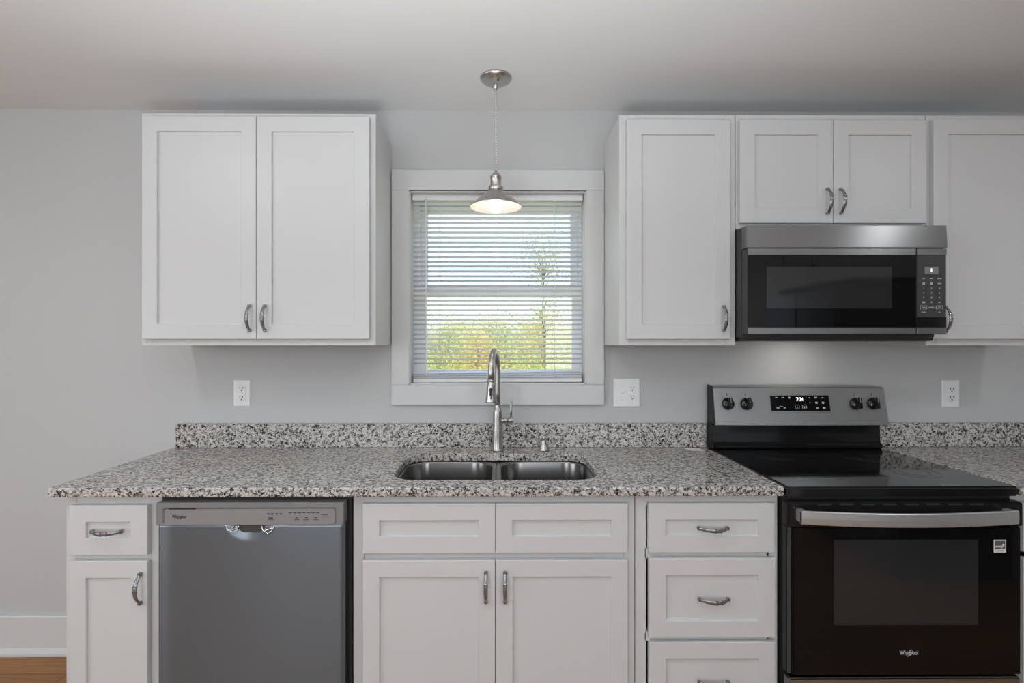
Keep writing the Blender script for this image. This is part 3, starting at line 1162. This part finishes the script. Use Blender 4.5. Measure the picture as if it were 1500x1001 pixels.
m.lathe([(.0005, 1.9755), (.0125, 1.9755), (.0130, 1.960), (.0170, 1.948), (.0245, 1.936), (.0280, 1.925), (.0280, 1.915), (.0240, 1.903), (.0160, 1.8955), (.0080, 1.893), (.0005, 1.8925)], (px_, py_, 0), n=32)
m.build('bulb', BULB, t)
pl = lamp('pendant_glow', 'POINT', (0, 0, 0), (0, 0, 0), .45, .02, None, (1, .96, .9))
pl.parent = t
pl.location = Vector((px_, py_, 1.868)) - t.location

# ------------------------------------------------------------------ window blind
bx0, bx1, by = -.3875, .3745, .030
t = thing('window_blind', (-.006, by, 1.21), 'white horizontal mini blind hanging inside the kitchen window, slats open', 'blind')
m = MB()
m.box(bx0 - .003, bx1 + .004, by - .014, by + .014, 2.0235, 2.0495, .002)
m.build('headrail', SLAT, t)
pitch = .02195


def slat(m, z, tilt_, roll=0, x0=bx0, x1=bx1, dy_=0):
    ra, rb = [], []
    for k in range(7):
        s = -1 + 2 * k / 6
        yy = s * .0125
        zz = .0016 * (1 - s * s)
        ra.append((yy, zz))
    for yy, zz in ra[::-1]:
        rb.append((yy, zz - .00025))
    pr = ra + rb
    ca, sa = math.cos(tilt_), math.sin(tilt_)
    rings = []
    for x in (x0, x1):
        dz = roll * (x - (x0 + x1) / 2)
        rings.append([(x, by + dy_ + yy * ca - zz * sa, z + dz + yy * sa + zz * ca) for yy, zz in pr])
    m.loops(rings)


m = MB()
z = 2.012
tl = -math.radians(19)
n_sl = 0
while z > 1.268:
    slat(m, z, tl)
    z -= pitch
# the lowest slats lie gathered on the bottom rail, turned over and a little askew
for k in range(4):
    slat(m, 1.2215 + k * .0095, math.radians(24 - 3 * k), .004 + .0035 * k)
m.build('slats', SLAT, t)
m = MB()
m.box(bx0, bx1, by - .0125, by + .0125, 1.2025, 1.2165, .003, rot=Matrix.Rotation(-.003, 4, 'Y'))
m.build('bottom_rail', SLAT, t)
for x in (-.268, -.0095, .252):
    m = MB()
    for yy in (-.0128, .0128):
        m.tube([(x, by + yy, 2.024), (x, by + yy, 1.215)], .0010, 6)
    m.build('ladder_cord', PLASTICCORD, t)
m = MB()
m.tube([(-.3285, by - .018, 2.030), (-.3285, by - .0185, 1.9), (-.3275, by - .0185, 1.25), (-.3275, by - .0185, 1.235)], .0032, 8)
m.tube([(-.3285, by - .018, 2.036), (-.3285, by - .018, 2.026)], .0045, 8)
m.build('tilt_wand', SLAT, t)

# ------------------------------------------------------------------ outlets
def socket_face(m, x, z):
    for s in (-1, 1):
        m.box(x + s * .0062 - .0011, x + s * .0062 + .0011, -.0098, -.0080, z + .001, z + .0085)
    m.lathe([(.0005, -.0098), (.0026, -.0098), (.0026, -.0080)], (x, 0, z - .0065), 'y', 12)


def plate(label, xc, zc, w, h):
    t = thing('wall_outlet', (xc, 0, zc - h / 2), label, 'outlet')
    m = MB()
    m.loops([rrect_xz(xc - w / 2, xc + w / 2, zc - h / 2, zc + h / 2, .004, -.0006), rrect_xz(xc - w / 2, xc + w / 2, zc - h / 2, zc + h / 2, .004, -.003),
             rrect_xz(xc - w / 2 + .003, xc + w / 2 - .003, zc - h / 2 + .003, zc + h / 2 - .003, .003, -.0055), rrect_xz(xc - w / 2 + .007, xc + w / 2 - .007, zc - h / 2 + .007, zc + h / 2 - .007, .003, -.0062)])
    m.build('cover_plate', PLASTIC, t)
    return t


def screw(t, x, z):
    MB().lathe([(.0005, -.0074), (.0022, -.0072), (.0030, -.0064), (.0030, -.0058)], (x, 0, z), 'y', 12).build('screw', PLASTIC, t)


def receptacle_round(t, xc, zc):
    m = MB()
    for s in (-1, 1):
        m.loops([rrect_xz(xc - .0165, xc + .0165, zc + s * .0195 - .0145, zc + s * .0195 + .0145, .010, -.0055), rrect_xz(xc - .0165, xc + .0165, zc + s * .0195 - .0145, zc + s * .0195 + .0145, .010, -.0080),
                 rrect_xz(xc - .0158, xc + .0158, zc + s * .0195 - .0138, zc + s * .0195 + .0138, .0095, -.0088)])
    rc = m.build('receptacle', PLASTIC, t)
    m = MB()
    for s in (-1, 1):
        socket_face(m, xc, zc + s * .0195)
    m.build('contact_slots', DARKHOLE, rc)


t = plate('white rectangular-face outlet on the wall under the left wall cabinet', -1.1455, 1.156, .0735, .118)
m = MB()
m.box(-1.1455 - .0168, -1.1455 + .0168, -.0088, -.0055, 1.156 - .0335, 1.156 + .0335, .0012)
rc = m.build('receptacle', PLASTIC, t)
m = MB()
for s in (-1, 1):
    socket_face(m, -1.1455, 1.156 + s * .0205)
m.build('contact_slots', DARKHOLE, rc)
MB().box(-1.1455 - .007, -1.1455 + .007, -.0098, -.0080, 1.1525, 1.1595, .0006).build('test_button', PLASTIC, rc)
screw(t, -1.1455, 1.156 + .048)
screw(t, -1.1455, 1.156 - .048)
xc, zc = .5725, 1.1565
t = plate('white double-gang plate with switch and outlet, between the window and range', xc, zc, .118, .1265)
receptacle_round(t, xc + .023, zc)
m = MB()
m.box(xc - .023 - .005, xc - .023 + .005, -.0072, -.0055, zc - .012, zc + .012, .0006)
tg = m.build('switch_surround', PLASTIC, t)
MB().box(xc - .023 - .0042, xc - .023 + .0042, -.019, -.006, zc + .000, zc + .0085, .0012, rot=Matrix.Rotation(math.radians(-20), 4, 'X')).build('toggle', PLASTIC, tg)
for dz in (-.030, .030):
    screw(t, xc - .023, zc + dz)
screw(t, xc + .023, zc)
t = plate('white round-face duplex outlet on the wall right of the range', 2.031, 1.152, .079, .122)
receptacle_round(t, 2.031, 1.152)
screw(t, 2.031, 1.152)

# ------------------------------------------------------------------ slip of paper on the counter
m = MB()
m.loops([[(.806, -.046, CT + .0008), (.880, -.046, CT + .0008), (.882, -.100, CT + .0008), (.832, -.100, CT + .0008)],
         [(.806, -.046, CT + .0014), (.880, -.046, CT + .0014), (.882, -.100, CT + .0014), (.832, -.100, CT + .0014)]])
pp = m.build('paper_slip', PAPER, None, (.85, -.075, CT + .0006))
tag(pp, 'small white slip lying on the granite counter beside the range', 'paper')

# ------------------------------------------------------------------ furniture behind the camera, seen in the dark glass
t = thing('refrigerator', (2.62, -2.4, 0), 'dark refrigerator on the right-hand wall, mirrored in the oven and microwave glass', 'refrigerator')
MB().box(2.34, 2.985, -2.84, -1.96, .02, 1.76, .01).build('body', DARKSIDE, t)
m = MB()
m.box(2.28, 2.335, -2.84, -2.404, .70, 1.76, .01)
m.build('door', STEELV, t)
m = MB()
m.box(2.28, 2.335, -2.396, -1.96, .70, 1.76, .01)
m.build('door', STEELV, t)
MB().box(2.28, 2.335, -2.84, -1.96, .06, .69, .01).build('freezer_drawer', STEELV, t)
t = thing('upper_cabinet', (2.70, -2.4, 1.82), 'white cabinet over the refrigerator, mirrored in the microwave glass', 'cabinet')
MB().box(2.42, 2.998, -2.86, -1.94, 1.82, 2.27, .001).build('carcass', CAB, t)
for a, c, hyy in ((-2.85, -2.402, -2.43), (-2.398, -1.95, -2.37)):
    m = MB()
    def R(i, x):
        return [(x, a + i, 1.835 + i), (x, c - i, 1.835 + i), (x, c - i, 2.255 - i), (x, a + i, 2.255 - i)]
    m.loops([R(0, 2.4195), R(0, 2.402), R(.002, 2.40), R(.058, 2.40), R(.0585, 2.408)])
    d = m.build('door', CAB, t)
    h = add_handle(d, 2.40, hyy, 1.92)
    h.rotation_euler = (0, 0, -PI / 2)
t = thing('tall_cabinet', (2.7, -3.6, 0), 'white tall cabinet past the refrigerator, mirrored at the left end of the microwave glass', 'cabinet')
MB().box(2.42, 2.998, -4.3, -2.88, 0, 2.27, .002).build('carcass', CAB, t)

# ------------------------------------------------------------------ outdoors
random.seed(7)
gm_ = MB()
bm = bmesh.new()
N = 24
VV = [[bm.verts.new((-45 + 90 * i / N, .6 + 80 * (j / N) ** 1.5, -.7 + .10 * math.sin(i * 1.7) * math.cos(j * 1.1))) for i in range(N + 1)] for j in range(N + 1)]
for j in range(N):
    for i in range(N):
        f = bm.faces.new((VV[j][i], VV[j][i + 1], VV[j + 1][i + 1], VV[j + 1][i]))
        f.smooth = True
gm_._merge(bm)
gr_ = gm_.build('ground', GRASS)
gr_['kind'] = 'structure'


def tree(name, label, cat, x, y, h, rad, base, leaves, lm, leafsize, clumps, trunk_r=.06, seed=0, group=None, squash=1.0):
    rnd = random.Random(seed)
    z0 = -.72
    t = thing(name, (x, y, z0), label, cat, group)
    m = MB()
    top = z0 + h * .8
    m.tube([(x, y, z0), (x + .05, y, z0 + h * .3), (x - .04, y + .05, z0 + h * .6), (x, y, top)], [trunk_r, trunk_r * .8, trunk_r * .5, trunk_r * .2], 8)
    cs = []
    for k in range(clumps):
        a = rnd.uniform(0, 2 * PI)
        u = rnd.uniform(0, 1)
        zz = z0 + base + (h - base) * u
        rr_ = rad * math.sqrt(max(.05, 1 - (2 * u - .9) ** 2 * .8)) * rnd.uniform(.25, 1)
        c = Vector((x + rr_ * math.cos(a), y + rr_ * math.sin(a), zz))
        cs.append(c)
        s = Vector((x, y, min(top, max(z0 + base * .7, zz - rr_ * .7))))
        m.tube([s, s.lerp(c, .5) + Vector((0, 0, .05)), c], [trunk_r * .35, trunk_r * .2, trunk_r * .07], 5)
    m.build('trunk', BARK, t)
    bm = bmesh.new()
    for k in range(leaves):
        c = rnd.choice(cs)
        s = rad * .30
        p = c + Vector([max(-1.8 * s, min(1.8 * s, rnd.gauss(0, s))) for _ in range(3)])
        d = Vector((rnd.uniform(-1, 1), rnd.uniform(-1, 1), rnd.uniform(-1, .3))).normalized()
        e = d.orthogonal().normalized()
        e.rotate(Matrix.Rotation(rnd.uniform(0, 6), 3, d))
        L = leafsize * rnd.uniform(.6, 1.3)
        q = d.cross(e) * 0
        bm.faces.new([bm.verts.new(v) for v in (p, p + d * L * .5 + e * L * .32 + q, p + d * L, p + d * L * .5 - e * L * .32)])
    m = MB()
    m._merge(bm)
    m.build('foliage', lm, t)
    return t


tree('tree', 'sparse yellow-green young tree outside, in the right half of the window', 'tree', 1.05, 9.5, 4.5, .85, .5, 8500, LEAFYG, .045, 90, .035, 1)
tree('tree', 'golden tree outside, seen just left of the faucet spout', 'tree', -.75, 16, 2.25, .8, .3, 7000, LEAFYE, .065, 60, .06, 2)
tree('shrub', 'green shrub low outside the window, right of the faucet spout', 'shrub', .95, 6.2, 1.75, .75, .2, 6500, LEAFGR, .036, 60, .03, 3)
tree('shrub', 'green shrub low in the left corner of the window view', 'shrub', -1.05, 7.0, 1.5, .6, .2, 5000, LEAFGR, .036, 50, .03, 4)
tree('shrub', 'yellowish shrub outside at the right side of the window view', 'shrub', 2.15, 13.6, 2.3, .9, .2, 7000, LEAFYG, .05, 55, .04, 5)
far = [(-6.6, 23, 3.0, LEAFYG, 11), (-.6, 22, 2.6, LEAFYG, 12), (6.4, 23, 3.3, LEAFGR, 16), (-3.4, 32, 3.2, LEAFYG, 13), (2.9, 32, 3.5, LEAFYE, 15), (-10, 32, 3.4, LEAFYE, 14), (9.6, 32, 3.6, LEAFYG, 17)]
for x, y, h, lm, sd in far:
    tree('tree', 'one of the autumn trees in the hazy line beyond the meadow', 'tree', x, y, h, 1.9, .1, 8000, lm, .13, 60, .12, sd, 'autumn trees in the far line')
